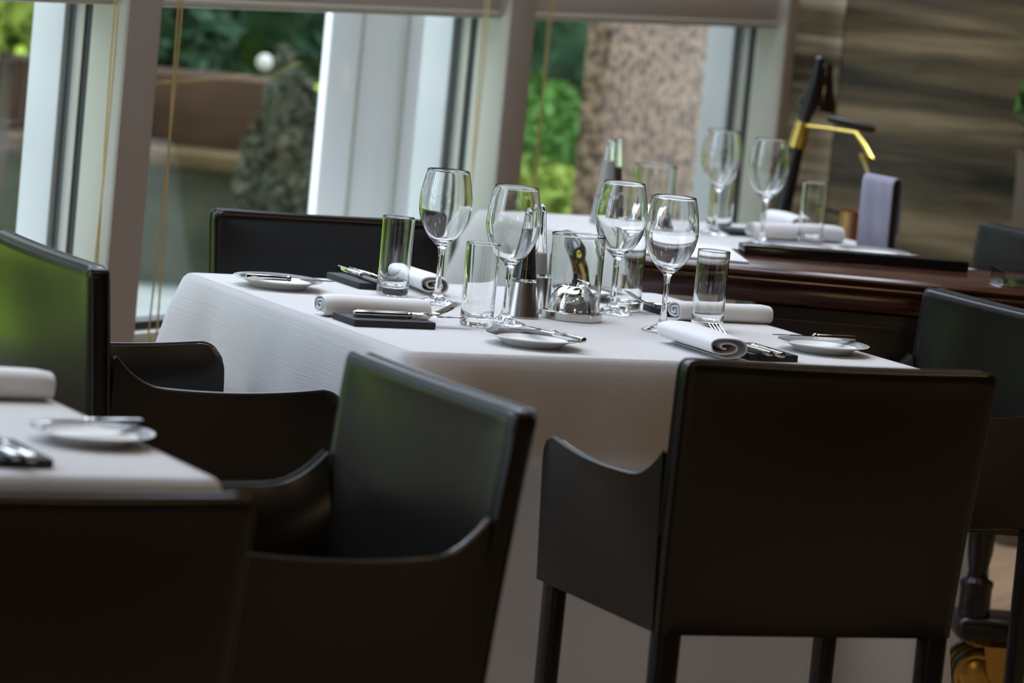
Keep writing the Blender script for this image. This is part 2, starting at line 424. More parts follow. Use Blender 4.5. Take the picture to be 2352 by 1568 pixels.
# ------------------------------------------------------------------ blind cords
def cord(name, s, n, z0, label, loop):
    mb = MB()
    for d in (-0.006, 0.006):
        pts = []
        for j in range(15):
            q = j / 14
            z = 2.5 + (z0 - 2.5) * q
            pts.append(Vector((d * (0.35 + (2.2 if loop else 0.5) * max(0, q - 0.7)), 0.006 * math.sin(q * 9 + d * 300), z)))
        mb.tube(pts, 0.0019, 6)
    if loop:
        mb.tube([Vector((0.0065 * math.cos(x), 0, z0 - 0.010 * math.sin(x))) for x in [PI * j / 10 for j in range(11)]], 0.0019, 6)
    p = wp(s, n, 0)
    o = mb.build(name, M_cord, None, loc=(p.x, p.y, 0), rotz=WTH)
    tag(o, label, 'cord', 'blind cords at the windows')
cord('blind_cord', 5.962, 0.10, 0.50, 'ochre blind cord with a loop at its end, hanging left of the first full window', True)
cord('blind_cord', 5.770, 0.095, 0.42, 'ochre blind cord hanging beside the post behind the green-lit chair back', False)
cord('blind_cord', 7.085, 0.095, 0.42, 'ochre blind cord hanging against the post between the two full windows', False)
cord('blind_cord', 7.345, 0.10, 0.62, 'ochre blind cord hanging beside the window with the brown granite column outside', True)

# ------------------------------------------------------------------ outside
g = MB(); g.box((0, 0, 0), (60, 60, 0.1)); go = g.build('ground', M_lawn)
go.location = wp(5, -31.5, -0.08); go.rotation_euler = (0, 0, WTH); go['kind'] = 'structure'
pv = wall_box('path', 7.6, 16, -3.0, -0.125, -0.12, 0.02, M_pave); pv['kind'] = 'structure'

def oriented_box(name, c, d, rz, m, parent=None, bev=0.01):
    mb = MB(); mb.box((0, 0, 0), d, bev)
    o = mb.build(name, m, parent); o.location = c; o.rotation_euler = (0, 0, rz); return o
# pale clad column outside the first full window, brown granite column outside the second
def column(name, s0, s1, n0, n1, m, label, cap):
    c = wp((s0 + s1) / 2, (n0 + n1) / 2, 0.0)
    r = empty(name, c, WTH, label, 'column')
    mb = MB(); mb.box((0, 0, 1.6), (s1 - s0, n1 - n0, 3.2), 0.008); mb.build('shaft', m, r)
    mb = MB()
    if cap == 'lines':
        for q in (-0.30, 0.02): mb.box(((s1 - s0) * q, -(n1 - n0) / 2 - 0.002, 1.6), (0.012, 0.006, 3.2))
        mb.build('pale_strip', M_frame, r)  # pale lines; the left one copies a cord's reflection in the glass
    mb = MB(); mb.box((0, 0, 0.05), (s1 - s0 + 0.04, n1 - n0 + 0.04, 0.1), 0.008); mb.build('plinth', m, r)
column('clad_column', 7.425, 8.05, -0.522, -0.5, M_clad, 'pale grey clad column standing outside the first full window', 'lines')
column('granite_column', 9.66, 10.40, -1.08, -1.0, M_granite, 'speckled brown granite column outside the window nearest the stone wall', '')

# low garden wall with a ledge
gw = empty('garden_wall', (-1.45, 12.6, 0), 0.0, 'low brown stone garden wall with an ochre ledge, seen through the windows on the left', 'garden wall')
oriented_box('upper_course', (-0.15, 0.10, 0.56), (1.75, 0.3, 0.26), 0, M_gwall, gw)
oriented_box('ledge', (0.0, -0.05, 0.435), (2.3, 0.5, 0.05), 0, M_ledge, gw)
oriented_box('lower_course', (0.0, 0.05, 0.205), (2.2, 0.4, 0.41), 0, M_leafo, gw)

def bush(name, c, r, n, leaf, m, label, cat='bush', group=None, stem=True, seed=1, fill=0.35):
    rg = np.random.default_rng(seed)
    root = empty(name, (c[0], c[1], 0 if c[2] - r[2] < 0.4 else 0), 0, label, cat, group)
    v = []; f = []
    for j in range(n):
        d = rg.normal(size=3); d /= np.linalg.norm(d)
        rad = rg.uniform(fill, 1) ** 0.5
        p = d * rad * np.array(r) * (1 + 0.12 * math.sin(5 * d[0] + 3 * d[2]))
        p[2] += c[2]
        if p[2] < 0.02: p[2] = 0.02 + rg.uniform(0, 0.1)
        t = rg.normal(size=3); t /= np.linalg.norm(t); u = np.cross(t, rg.normal(size=3)); u /= np.linalg.norm(u)
        L = leaf * rg.uniform(0.7, 1.3); k = len(v); w = np.cross(t, u) * L * 0.12
        v += [tuple(p - t * L), tuple(p + u * L * 0.45 + w), tuple(p + t * L), tuple(p - u * L * 0.45 + w)]
        f += [(k, k + 1, k + 2), (k, k + 2, k + 3)]
    k = len(v); na, nb = 20, 10
    for a_ in range(nb + 1):
        for b_ in range(na):
            ph = PI * a_ / nb; q = 2 * PI * b_ / na
            v.append((0.78 * r[0] * math.sin(ph) * math.cos(q), 0.78 * r[1] * math.sin(ph) * math.sin(q), max(0.01, c[2] - 0.78 * r[2] * math.cos(ph))))
    for a_ in range(nb):
        for b_ in range(na): f.append((k + a_ * na + b_, k + a_ * na + (b_ + 1) % na, k + (a_ + 1) * na + (b_ + 1) % na, k + (a_ + 1) * na + b_))
    newmesh('foliage', v, f, m, root, False)
    if stem:
        mb = MB(); mb.tube([(0, 0, 0), (0.01, 0.02, c[2] * 0.5), (0, 0, c[2])], [0.03, 0.022, 0.01], 8); mb.build('stem', M_bark, root)
    return root
bush('shrub', (-1.40, 13.7, 0.95), (0.40, 0.3, 0.42), 1500, 0.055, M_leafd, 'dark green shrub behind the brown garden wall, left of the glowing globe', seed=2)
bush('shrub', (-1.00, 14.7, 0.98), (0.48, 0.4, 0.55), 1300, 0.055, M_leafd, 'dark green shrub behind the glowing globe, beside the pale column', seed=3)
bush('shrub', (-0.735, 11.95, 0.40), (0.14, 0.16, 0.42), 2600, 0.026, M_leafo, 'olive shrub before the garden wall, beside the pale column', seed=4)
bush('shrub', (-1.66, 12.2, 0.92), (0.13, 0.15, 0.20), 350, 0.05, M_leafy, 'bright yellow green shrub at the far left window', seed=5)
bush('shrub', (-2.40, 13.9, 0.9), (0.5, 0.4, 0.5), 1200, 0.055, M_leafd, 'dark shrub behind the yellow green one at the far left window', seed=6)
bush('hedge', (0.02, 13.5, 0.40), (0.40, 0.3, 0.36), 2200, 0.035, M_leafb, 'bright green clipped hedge left of the granite column', 'hedge', seed=7, stem=False, fill=0.5)
bush('hedge', (0.10, 12.4, 0.24), (0.36, 0.28, 0.28), 1800, 0.035, M_leafy, 'yellow green low hedge in front of the bright green one', 'hedge', seed=8, stem=False, fill=0.5)
bush('hedge', (0.40, 15.4, 1.1), (0.9, 0.3, 1.1), 3000, 0.06, M_leafd, 'dark tall hedge behind the bright green one', 'hedge', seed=9, stem=False)
for j, (x, y, r_) in enumerate(((-4.6, 9.6, 0.9), (-6.4, 7.6, 1.0), (-8.2, 6.0, 1.0), (-3.6, 12.6, 0.7))):
    bush('hedge', (x, y, 0.55), (r_, r_, 0.65), 2200, 0.06, M_leafb, 'round green hedge on the lawn beyond the left windows', 'hedge', 'round hedges on the lawn', seed=20 + j, stem=False, fill=0.5)
bd = empty('backdrop_trees', (0, 0, 0), 0, 'tall dark trees closing the garden far beyond the windows', 'trees'); bd['kind'] = 'stuff'
v = []; f = []
for j in range(14000):
    s_ = rng.uniform(-12, 26); dn = rng.uniform(0, 2.5)
    p = wp(s_, -13 - dn, rng.uniform(0, 8.5) + abs(rng.normal(0, 0.6))); t = Vector(rng.normal(size=3)).normalized(); u = t.cross(Vector(rng.normal(size=3))).normalized()
    L = rng.uniform(0.15, 0.4); q = len(v)
    v += [p - t * L, p + u * L * 0.5, p + t * L, p - u * L * 0.5]; f += [(q, q + 1, q + 2, q + 3)]
newmesh('foliage', v, f, M_leafd, bd, False)
# glowing globe added in the garden to show a bright blurred spot
gl = empty('glow_globe', (-0.905, 13.0, 0), 0, 'small white globe added as a glowing spot on a thin post behind the garden wall', 'lamp')
mb = MB(); mb.lathe([(0, 0), (0.05, 0), (0.05, 0.02), (0.012, 0.03), (0.012, 0.705), (0, 0.705)], 16); mb.build('post', M_black, gl)
mb = MB(); mb.lathe([(0.027 * math.sin(PI * q / 12), 0.730 - 0.027 * math.cos(PI * q / 12)) for q in range(13)], 20); mb.build('globe', M_globe, gl)

# ------------------------------------------------------------------ tables and tablecloths
FL = Vector((-0.1445, 5.2954, 0))
def abp(O, a, b, z=0.0):
    p = O + A * a + B * b; return Vector((p.x, p.y, z))
def tablecloth(name, side, drop, loc, label, seed, flares=(0.22, 0.22, 0.22, 0.22)):
    rg = np.random.default_rng(seed)
    rc = 0.028; h = side / 2
    per = []   # position, normal, distance along, corner nearness
    nS, nC = 46, 8
    cs = [(-1, -1), (1, -1), (1, 1), (-1, 1)]
    for q in range(4):
        a, b = Vector(cs[q]), Vector(cs[(q + 1) % 4]); d = (b - a) / 2; nrm = Vector((d.y, -d.x))
        p0 = a * (h - rc) + nrm * rc; p1 = b * (h - rc) + nrm * rc
        for j in range(nS):
            x = j / nS; x = 0.5 - 0.5 * math.cos(PI * x)
            x = 0.6 * x + 0.4 * j / nS
            L = (p1 - p0).length
            per.append((p0.lerp(p1, x), nrm.copy(), q, min(x, 1 - x) * L + 0.02, q if x < 0.5 else (q + 1) % 4, x * L))
        for j in range(nC):
            t = (j / nC) * PI / 2; n2 = nrm * math.cos(t) + d * math.sin(t)
            per.append((b * (h - rc) + n2 * rc, n2, q, 0.02 * abs(1 - 2 * j / nC), (q + 1) % 4, 0))
    n = len(per)
    ph = rg.uniform(0, 6.28, 8)
    rings = []; z0 = 0.75
    fr = 0.010
    rows = [(-fr, 0, None)]
    for t in range(1, 6):
        aa = t / 5 * PI / 2
        rows.append((-fr + fr * math.sin(aa), fr * (1 - math.cos(aa)), None))
    nd = 24
    for t in range(1, nd + 1): rows.append((0.0, fr + (drop - fr) * (t / nd) ** 1.1, t))
    v = []
    for (o, dz, t) in rows:
        for (p, nr, q, dc, ci, x) in per:
            off = o
            e = max(0, dz - 0.004)
            if e > 0:
                fl = flares[ci]
                off += 0.006 * min(1, e / 0.05) + 0.02 * e
                off += fl * e * math.exp(-(dc / 0.075) ** 2) * (1 - 0.35 * min(1, e / drop))
                off -= 0.09 * e * math.exp(-((dc - 0.135) / 0.05) ** 2) * (1 - 0.5 * e / drop)
                amp = 0.020 * min(1, e / 0.4) * min(1, dc / 0.2)
                off += amp * (math.sin(x * 23 + ph[q]) + 0.6 * math.sin(x * 41 + ph[q + 4] + e * 2.0)) * 0.55
            v.append((p.x + nr.x * off, p.y + nr.y * off, z0 - dz))
    f = [tuple(range(n))]
    for r in range(len(rows) - 1):
        for k_ in range(n):
            f.append((r * n + k_, (r + 1) * n + k_, (r + 1) * n + (k_ + 1) % n, r * n + (k_ + 1) % n))
    o = newmesh(name, v, f, M_cloth, None, True, loc, TH)
    fix(o)
    return tag(o, label, 'tablecloth', 'white tablecloths')
def dining_table(loc, side, label):
    t = empty('dining_table', loc, TH, label, 'table', 'tables under the tablecloths')
    mb = MB(); mb.box((0, 0, 0.732), (side - 0.024, side - 0.024, 0.030), 0.004); mb.build('tabletop', M_woodd, t)
    mb = MB()
    h = side / 2 - 0.008; z1, z2 = 0.7485, 0.60
    mb.box((0, 0, 0.7478), (2 * h - 0.012, 2 * h - 0.012, 0.0016))
    mb.box((0, -h, 0.675), (2 * h - 0.012, 0.0018, 0.135)); mb.box((0, h, 0.675), (2 * h - 0.012, 0.0018, 0.135))
    mb.box((-h, 0, 0.675), (0.0018, 2 * h - 0.012, 0.135)); mb.box((h, 0, 0.675), (0.0018, 2 * h - 0.012, 0.135))
    mb.build('underlay', M_pad, t, smooth=False)
    for x in (-1, 1):
        for y in (-1, 1):
            mb = MB(); mb.box((x * (side / 2 - 0.06), y * (side / 2 - 0.06), 0.358), (0.05, 0.05, 0.716), 0.004); mb.build('leg', M_woodd, t)
SIDE = 0.85
cM = abp(FL, SIDE / 2, SIDE / 2)
FGR = Vector((-0.281, 4.045, 0))                  # near right corner of the table at the left edge
cG = abp(FGR, -SIDE / 2, SIDE / 2)
BBL = Vector((-0.105, 7.731, 0))                  # far left corner of the table by the stone wall
SB = 0.75
cB = abp(BBL, SB / 2, -SB / 2)
dining_table(cM, SIDE, 'square dining table under the white cloth of the four place settings')
dining_table(cG, SIDE, 'square dining table under the white cloth at the left edge')
dining_table(cB, SB, 'square dining table under the white cloth beyond the mahogany trolley')
tablecloth('tablecloth', SIDE, 0.735, cM, 'white floor-length tablecloth under the four place settings', 3, (0.26, 0.2, 0.2, 0.27))
tablecloth('tablecloth', SIDE, 0.735, cG, 'white tablecloth on the blurred table at the left edge', 4, (0.2, 0.12, 0.2, 0.2))
tablecloth('tablecloth', SB, 0.735, cB, 'white tablecloth on the table beyond the mahogany trolley', 5, (0.06, 0.1, 0.2, 0.34))

# ------------------------------------------------------------------ leather armchair
HW = 0.219
def back_y(vv): return -0.222 - 0.030 * vv ** 1.3
def make_chair():
    r = empty('leather_armchair')
    # backrest: stretched leather shell over a tube frame, apron down to the seat frame
    nu, nv = 24, 22; zb, zt = 0.490, 0.838
    fr_, rr_ = [], []
    def shell(us, vs):
        pass
    v = []; f = []
    def pt(u, vv, side):
        edge = max(abs(u) ** 6, (abs(2 * vv - 1)) ** 8)
        bow = (1 - u * u) * math.sin(PI * min(1, vv * 0.95 + 0.04))
        t = 0.017 - 0.0045 * (1 - edge)
        rnd = 0
        z = zb + (zt - zb) * vv
        if vv > 0.9: z -= 0.0025 * (1 - u * u) * (vv - 0.9) / 0.1
        y = back_y(vv) - 0.012 * bow
        # corner rounding
        x = u * HW * (0.945 + 0.055 * vv)
        cr_ = 0.014
        dx, dz = abs(x) - (HW * (0.945 + 0.055 * vv) - cr_), z - (zt - cr_)
        if dx > 0 and dz > 0:
            L = math.hypot(dx, dz)
            if L > cr_:
                x = math.copysign(HW - cr_ + dx * cr_ / L, x); z = zt - cr_ + dz * cr_ / L
        return Vector((x, y + side * t, z))
    us = [math.sin((i / nu - 0.5) * PI) for i in range(nu + 1)]; vs = [0.5 + 0.5 * math.sin((j / nv - 0.5) * PI) for j in range(nv + 1)]
    for sd in (-1, 1):
        for j in range(nv + 1):
            for i in range(nu + 1):
                q = pt(us[i], vs[j], sd)
                # roll the face over towards the rim
                e = max(abs(us[i]), abs(2 * vs[j] - 1) if vs[j] > 0.5 else 0)
                k_ = max(0, (e - 0.955) / 0.045)
                q.y -= sd * 0.0065 * k_ * k_
                v.append(q)
    m_ = (nu + 1) * (nv + 1)
    for sd in (0, 1):
        for j in range(nv):
            for i in range(nu):
                a = sd * m_ + j * (nu + 1) + i
                q = (a, a + 1, a + nu + 2, a + nu + 1)
                f.append(q if sd == 0 else q[::-1])
    ring = [i for i in range(nu + 1)] + [j * (nu + 1) + nu for j in range(1, nv + 1)] + [nv * (nu + 1) + i for i in range(nu - 1, -1, -1)] + [j * (nu + 1) for j in range(nv - 1, 0, -1)]
    for a, b in zip(ring, ring[1:] + ring[:1]): f.append((a, a + m_, b + m_, b))
    bk = newmesh('backrest', v, f, M_leather, r); fix(bk); sharp(bk, 50)
    # welts along the rims of the backrest
    def rim(side, off):
        pts = []
        for j in range(0, nv + 1): pts.append(pt(-1, vs[j], side * off))
        for i in range(1, nu): pts.append(pt(us[i], 1, side * off))
        for j in range(nv, -1, -1): pts.append(pt(1, vs[j], side * off))
        return pts
    mb = MB()
    for sd in (-1, 1): mb.tube(rim(sd, 0.66), 0.0018, 6)
    mb.build('piping', M_pipe, bk)
    # arms
    y0, y1 = -0.220, 0.112
    def ztop(t):
        z = 0.675 + 0.010 * (t - 0.45) ** 2 * 4
        if t < 0.20: z += 0.036 * (1 - t / 0.20) ** 2
        return z
    for sx in (-1, 1):
        v = []; f = []; na, nb = 26, 14
        for sd in (-1, 1):
            for j in range(nb + 1):
                w_ = 0.5 + 0.5 * math.sin((j / nb - 0.5) * PI)
                for i in range(na + 1):
                    t = i / na; t = 0.5 + 0.5 * math.sin((t - 0.5) * PI) if True else t
                    y = y0 + (y1 - y0) * t; zt_ = ztop(t); zb_ = 0.490
                    z = zb_ + (zt_ - zb_) * w_
                    c_ = 0.036
                    dy, dz = y - (y1 - c_), z - (zt_ - c_)
                    if dy > 0 and dz > 0:
                        L = math.hypot(dy, dz)
                        if L > c_: y = y1 - c_ + dy * c_ / L; z = zt_ - c_ + dz * c_ / L
                    th_ = 0.015
                    inner = -0.007 * math.sin(PI * w_) * math.sin(PI * t)
                    lean = 0.010 * w_ ** 2 * math.sin(PI * min(1, t * 1.05))
                    x = (HW - 0.025) + 0.010 * w_ + 0.014 * t + lean + (th_ + inner * 0.6) * sd
                    if sd < 0 and w_ > 0.72: x += 0.016 * ((w_ - 0.72) / 0.28) ** 1.4
                    v.append((sx * x, y, z))
        m_ = (na + 1) * (nb + 1)
        for sd in (0, 1):
            for j in range(nb):
                for i in range(na):
                    a = sd * m_ + j * (na + 1) + i; q = (a, a + 1, a + na + 2, a + na + 1); f.append(q if sd else q[::-1])
        ring = [i for i in range(na + 1)] + [j * (na + 1) + na for j in range(1, nb + 1)] + [nb * (na + 1) + i for i in range(na - 1, -1, -1)] + [j * (na + 1) for j in range(nb - 1, 0, -1)]
        for a, b in zip(ring, ring[1:] + ring[:1]): f.append((a, a + m_, b + m_, b))
        ar = newmesh('armrest', v, f, M_leather, r); fix(ar); sharp(ar, 50)
        mb = MB(); pts = []
        top = [nb * (na + 1) + i for i in range(na + 1)]; fro = [j * (na + 1) + na for j in range(nb - 1, -1, -1)]
        for a in top + fro:
            p, q = Vector(v[a]), Vector(v[a + m_]); pts.append(p.lerp(q, 0.72))
        pp = [pts[0]]
        for p in pts[1:]:
            if (p - pp[-1]).length > 0.003: pp.append(p)
        mb.tube(pp, 0.0032, 6); mb.build('piping', M_pipe, ar)
    mb = MB(); mb.box((0, -0.055, 0.500), (2 * HW - 0.076, 0.30, 0.040), 0.014, 3); mb.build('seat', M_leather, r)
    for x in (-1, 1):
        mb = MB(); mb.box((x * (HW - 0.029), -0.2215, 0.260), (0.036, 0.030, 0.520), 0.009, 3, taper=0.85); mb.build('leg', M_leather, r)
        mb = MB(); mb.box((x * (HW - 0.014), 0.090, 0.260), (0.026, 0.036, 0.520), 0.009, 3, taper=0.85); mb.build('leg', M_leather, r)
    return r
chair = make_chair()
CH = 'black leather armchairs'
chairs = [
    ((0.3111, 5.0923), 23.643, 1.0, 'black leather armchair seen square from behind in front of the four-setting table, right of centre'),
    ((-0.3004, 4.2341), 117.643, 1.0, 'black leather armchair with green sheen on its inner back, between the two front tables'),
    ((-0.4261, 5.484), -63.357, 1.0, 'black leather armchair with bright green sheen on its outer back, by the window post'),
    ((-0.2211, 6.3784), 205.643, 0.967, 'black leather armchair at the far side of the four-setting table, in front of the window'),
    ((0.5746, 6.1975), 118.643, 0.95, 'black leather armchair at the right side of the four-setting table, below the trolley edge'),
    ((-0.5266, 3.5587), 26.643, 1.0, 'out-of-focus black leather armchair nearest the camera in the lower left corner'),
    ((0.8042, 7.601), 116.643, 0.967, 'grey-lit leather armchair beyond the trolley, against the stone wall at the right edge'),
]
for i, (p, rz, k, lab) in enumerate(chairs):
    c = chair if i == 0 else copy_tree(chair)
    c.location = (p[0], p[1], 0); c.scale = (k, k, k); c.rotation_euler = (0, 0, math.radians(rz))
    tag(c, lab, 'chair', CH)

# ------------------------------------------------------------------ glassware
def make_wine_glass():
    mb = MB()
    out = [(0, 0), (0.030, 0), (0.0312, 0.0010), (0.0308, 0.0022), (0.024, 0.0042), (0.015, 0.0075), (0.0085, 0.0125), (0.0055, 0.021), (0.0043, 0.036), (0.0040, 0.058), (0.0043, 0.074), (0.0058, 0.0840), (0.0095, 0.0895),
           (0.0165, 0.0960), (0.0245, 0.1045), (0.0315, 0.1155), (0.0368, 0.1285), (0.0398, 0.1420), (0.0406, 0.1520), (0.0399, 0.1640), (0.0380, 0.1770), (0.0352, 0.1910), (0.0322, 0.2035)]
    inn = [(0.0317, 0.2042), (0.0311, 0.2035), (0.0341, 0.1910), (0.0369, 0.1770), (0.0388, 0.1640), (0.0395, 0.1520), (0.0387, 0.1425), (0.0356, 0.1295), (0.0302, 0.1170), (0.0230, 0.1062), (0.0150, 0.0985), (0.0070, 0.0945), (0, 0.0935)]
    def smooth(P, k=3):
        Q = []
        for i in range(len(P) - 1):
            p0 = P[max(0, i - 1)]; p1 = P[i]; p2 = P[i + 1]; p3 = P[min(len(P) - 1, i + 2)]
            for j in range(k):
                t = j / k
                Q.append(tuple(max(0, 0.5 * (2 * p1[c] + (p2[c] - p0[c]) * t + (2 * p0[c] - 5 * p1[c] + 4 * p2[c] - p3[c]) * t * t + (3 * p1[c] - p0[c] - 3 * p2[c] + p3[c]) * t ** 3)) for c in (0, 1)))
        return Q + [P[-1]]
    prof = [out[0]] + smooth(out[1:]) + smooth(inn)
    mb.lathe(prof, 56)
    return mb.build('wine_glass', M_glass, None, ang=60)
def make_tumbler():
    mb = MB(); R_, H_ = 0.0250, 0.1215
    mb.lathe([(0, 0.0012), (0.016, 0.001), (0.0205, 0.0), (0.0232, 0.0006), (0.0243, 0.0025), (0.0245, 0.005), (0.02452, 0.010), (0.0246, 0.03), (0.02475, 0.06), (0.0249, 0.09), (R_ - 0.00003, H_ - 0.006), (R_, H_ - 0.0018), (R_, H_ - 0.0006), (R_ - 0.0006, H_), (R_ - 0.0012, H_ - 0.0006), (R_ - 0.0012, H_ - 0.0018), (R_ - 0.00125, H_ - 0.006), (0.0235, 0.09), (0.0231, 0.06), (0.0228, 0.035), (0.0226, 0.024), (0.0219, 0.0165), (0.0190, 0.0130), (0.010, 0.0112), (0, 0.0108)], 56)
    return mb.build('tumbler', M_glass, None, ang=60)
ZT_ = 0.7503
wg0, tb0 = make_wine_glass(), make_tumbler()
wine = [
    (FL, 0.314, 0.572, 'empty stemmed wine glass beside the tumbler at the far left of the near table'),
    (FL, 0.321, 0.349, 'empty stemmed wine glass in front of the pepper mill'),
    (FL, 0.599, 0.537, 'empty stemmed wine glass behind the candle lamp'),
    (FL, 0.579, 0.335, 'empty stemmed wine glass right of the candle lamp, beside the front napkin'),
    (BBL, 0.412, -0.250, 'blurred empty wine glass in front of the window frame, on the far table'),
    (BBL, 0.424, -0.417, 'blurred empty wine glass in front of the black pole, on the far table'),
]
for i, (O, a, b, lab) in enumerate(wine):
    g_ = wg0 if i == 0 else copy_tree(wg0)
    g_.location = abp(O, a, b, ZT_); tag(g_, lab, 'wine glass', 'stemmed wine glasses')
tumb = [
    (FL, 0.276, 0.654, 'empty straight tumbler left of the far left wine glass'),
    (FL, 0.261, 0.320, 'empty straight tumbler next to the fork of the left place setting'),
    (FL, 0.649, 0.590, 'empty straight tumbler behind the wine glass at the candle lamp'),
    (FL, 0.682, 0.383, 'empty straight tumbler behind the front napkin roll'),
    (BBL, 0.450, -0.200, 'blurred tumbler behind the wine glass at the window frame, on the far table'),
    (BBL, 0.566, -0.360, 'blurred tumbler in front of the folded napkin on the far table'),
]
for i, (O, a, b, lab) in enumerate(tumb):
    g_ = tb0 if i == 0 else copy_tree(tb0)
    g_.location = abp(O, a, b, ZT_); tag(g_, lab, 'tumbler', 'straight tumblers')

# ------------------------------------------------------------------ mills
def make_mill(name, fillm, fillh, label, cat):
    r = empty(name, (0, 0, 0), 0, label, cat)
    mb = MB(); mb.lathe([(0, 0), (0.0265, 0), (0.0272, 0.001), (0.0272, 0.003), (0.0268, 0.004), (0.0205, 0.0515), (0.0200, 0.0530), (0.0185, 0.0535), (0.0, 0.0535)], 48); mb.build('base', M_steel, r, ang=25)
    H_ = 0.166
    def rad(z): return 0.0190 - (0.0190 - 0.0058) * ((z - 0.054) / (H_ - 0.054)) ** 0.92
    prof = [(0, 0.0538), (0.0187, 0.0538)] + [(rad(z), z) for z in np.linspace(0.055, H_ - 0.004, 14)] + [(0.0042, H_ - 0.001), (0, H_)]
    inn = [(0, H_ - 0.010)] + [(rad(z) * 0.80 - 0.0012, z) for z in np.linspace(H_ - 0.012, 0.058, 14)] + [(0, 0.0575)]
    mb = MB(); mb.lathe(prof, 40); mb.lathe(inn, 40)
    gb = mb.build('glass_body', M_glass, r, ang=60)
    mb = MB(); zz = np.linspace(0.0585, fillh, 10)
    mb.lathe([(0, zz[0])] + [(rad(z) * 0.80 - 0.0017, z) for z in zz] + [(0, fillh + 0.002)], 32); mb.build('filling', fillm, r, ang=60)
    return r
pm = make_mill('pepper_mill', M_pepper, 0.130, 'steel and glass pepper mill full of peppercorns beside the candle lamp', 'pepper mill')
pm.location = abp(FL, 0.396, 0.446, ZT_)
sm = make_mill('salt_mill', M_salt, 0.090, 'steel and glass salt mill just behind the pepper mill', 'salt mill')
sm.location = abp(FL, 0.452, 0.520, ZT_)
s2 = make_mill('salt_mill', M_salt, 0.125, 'blurred tall glass salt mill filled white, on the far table', 'salt mill')
s2.location = abp(BBL, 0.205, -0.172, ZT_)
p2 = make_mill('pepper_mill', M_pepper, 0.105, 'blurred glass pepper mill behind the salt mill on the far table', 'pepper mill')
p2.location = abp(BBL, 0.275, -0.070, ZT_)

# ------------------------------------------------------------------ candle lamps
def make_candle(label):
    r = empty('candle_lamp', (0, 0, 0), 0, label, 'candle lamp', 'glass-chimney candle lamps')
    mb = MB(); mb.lathe([(0, 0), (0.0455, 0), (0.0465, 0.001), (0.0465, 0.0115), (0.0458, 0.0125), (0.0425, 0.0125), (0.042, 0.010), (0, 0.010)], 56); mb.build('base_plate', M_steel, r, ang=25)
    prof = [(0, 0.0104), (0.0372, 0.0104)] + [(0.0372 * math.cos(q) ** 0.85, 0.0104 + 0.0455 * math.sin(q)) for q in np.linspace(0.05, 1.12, 16)] + [(0.0172, 0.0514), (0.016, 0.0500), (0.0, 0.0500)]
    mb = MB(); mb.lathe(prof, 56); mb.build('dome', M_chrome, r, ang=40)
    mb = MB(); mb.lathe([(0, 0.0504), (0.0042, 0.0504), (0.0042, 0.0605), (0.0030, 0.0612), (0.0028, 0.068), (0.0012, 0.071), (0, 0.0735)], 20); mb.build('burner', M_dark, r)
    mb = MB(); mb.lathe([(0.0398, 0.0128), (0.0408, 0.0124), (0.0412, 0.0128), (0.0412, 0.015), (0.0412, 0.03), (0.0412, 0.07), (0.0412, 0.11), (0.0412, 0.126), (0.0412, 0.1285), (0.0405, 0.1290), (0.0398, 0.1285), (0.0398, 0.126), (0.0398, 0.11), (0.0398, 0.07), (0.0398, 0.03), (0.0398, 0.015), (0.0398, 0.0128)], 64); mb.build('glass_chimney', M_glass, r, ang=60)
    return r
cl = make_candle('polished dome oil candle lamp in a clear chimney on the near table'); cl.location = abp(FL, 0.481, 0.445, ZT_)
cl2 = copy_tree(cl, abp(BBL, 0.262, -0.262, ZT_), 0, 'blurred candle lamp with clear glass chimney behind the glasses, on the far table')

# ------------------------------------------------------------------ plates
def make_plate():
    mb = MB()
    mb.lathe([(0, 0.0022), (0.036, 0.0020), (0.0375, 0.0), (0.0400, 0.0), (0.0425, 0.0028), (0.049, 0.0072), (0.058, 0.0108), (0.0675, 0.0128), (0.0690, 0.0137), (0.0692, 0.0145), (0.0680, 0.0150), (0.058, 0.0128), (0.0500, 0.0098), (0.0460, 0.0062), (0.040, 0.0048), (0, 0.0046)], 72)
    return mb.build('bread_plate', M_plate, None, ang=50)
pl0 = make_plate()
plates = [
    (FL, 0.253, 0.118, M_plate, 'white bread plate with grey ringed rim at the front edge of the near table'),
    (FL, 0.100, 0.690, M_plate, 'grey-rimmed bread plate at the far left corner of the near table'),
    (FL, 0.762, 0.170, M_plate2, 'white bread plate at the right edge of the near table, above the square chair back'),
    (FL, 0.640, 0.735, M_plate, 'bread plate behind the glasses at the far right of the near table'),
    (FGR, -0.070, 0.228, M_plate2, 'blurred bread plate on the table at the left edge'),
    (BBL, 0.590, -0.560, M_plate2, 'blurred white bread plate at the near edge of the far table, below the towel'),
    (BBL, 0.430, -0.545, M_plate2, 'blurred white plate in front of the tumbler on the far table'),
]
for i, (O, a, b, m, lab) in enumerate(plates):
    p = pl0 if i == 0 else copy_tree(pl0)
    if m is not M_plate: p.data = p.data.copy() if p.data.materials[0] is not m else p.data; p.data.materials[0] = m
    p.location = abp(O, a, b, ZT_); tag(p, lab, 'plate', 'bread plates')

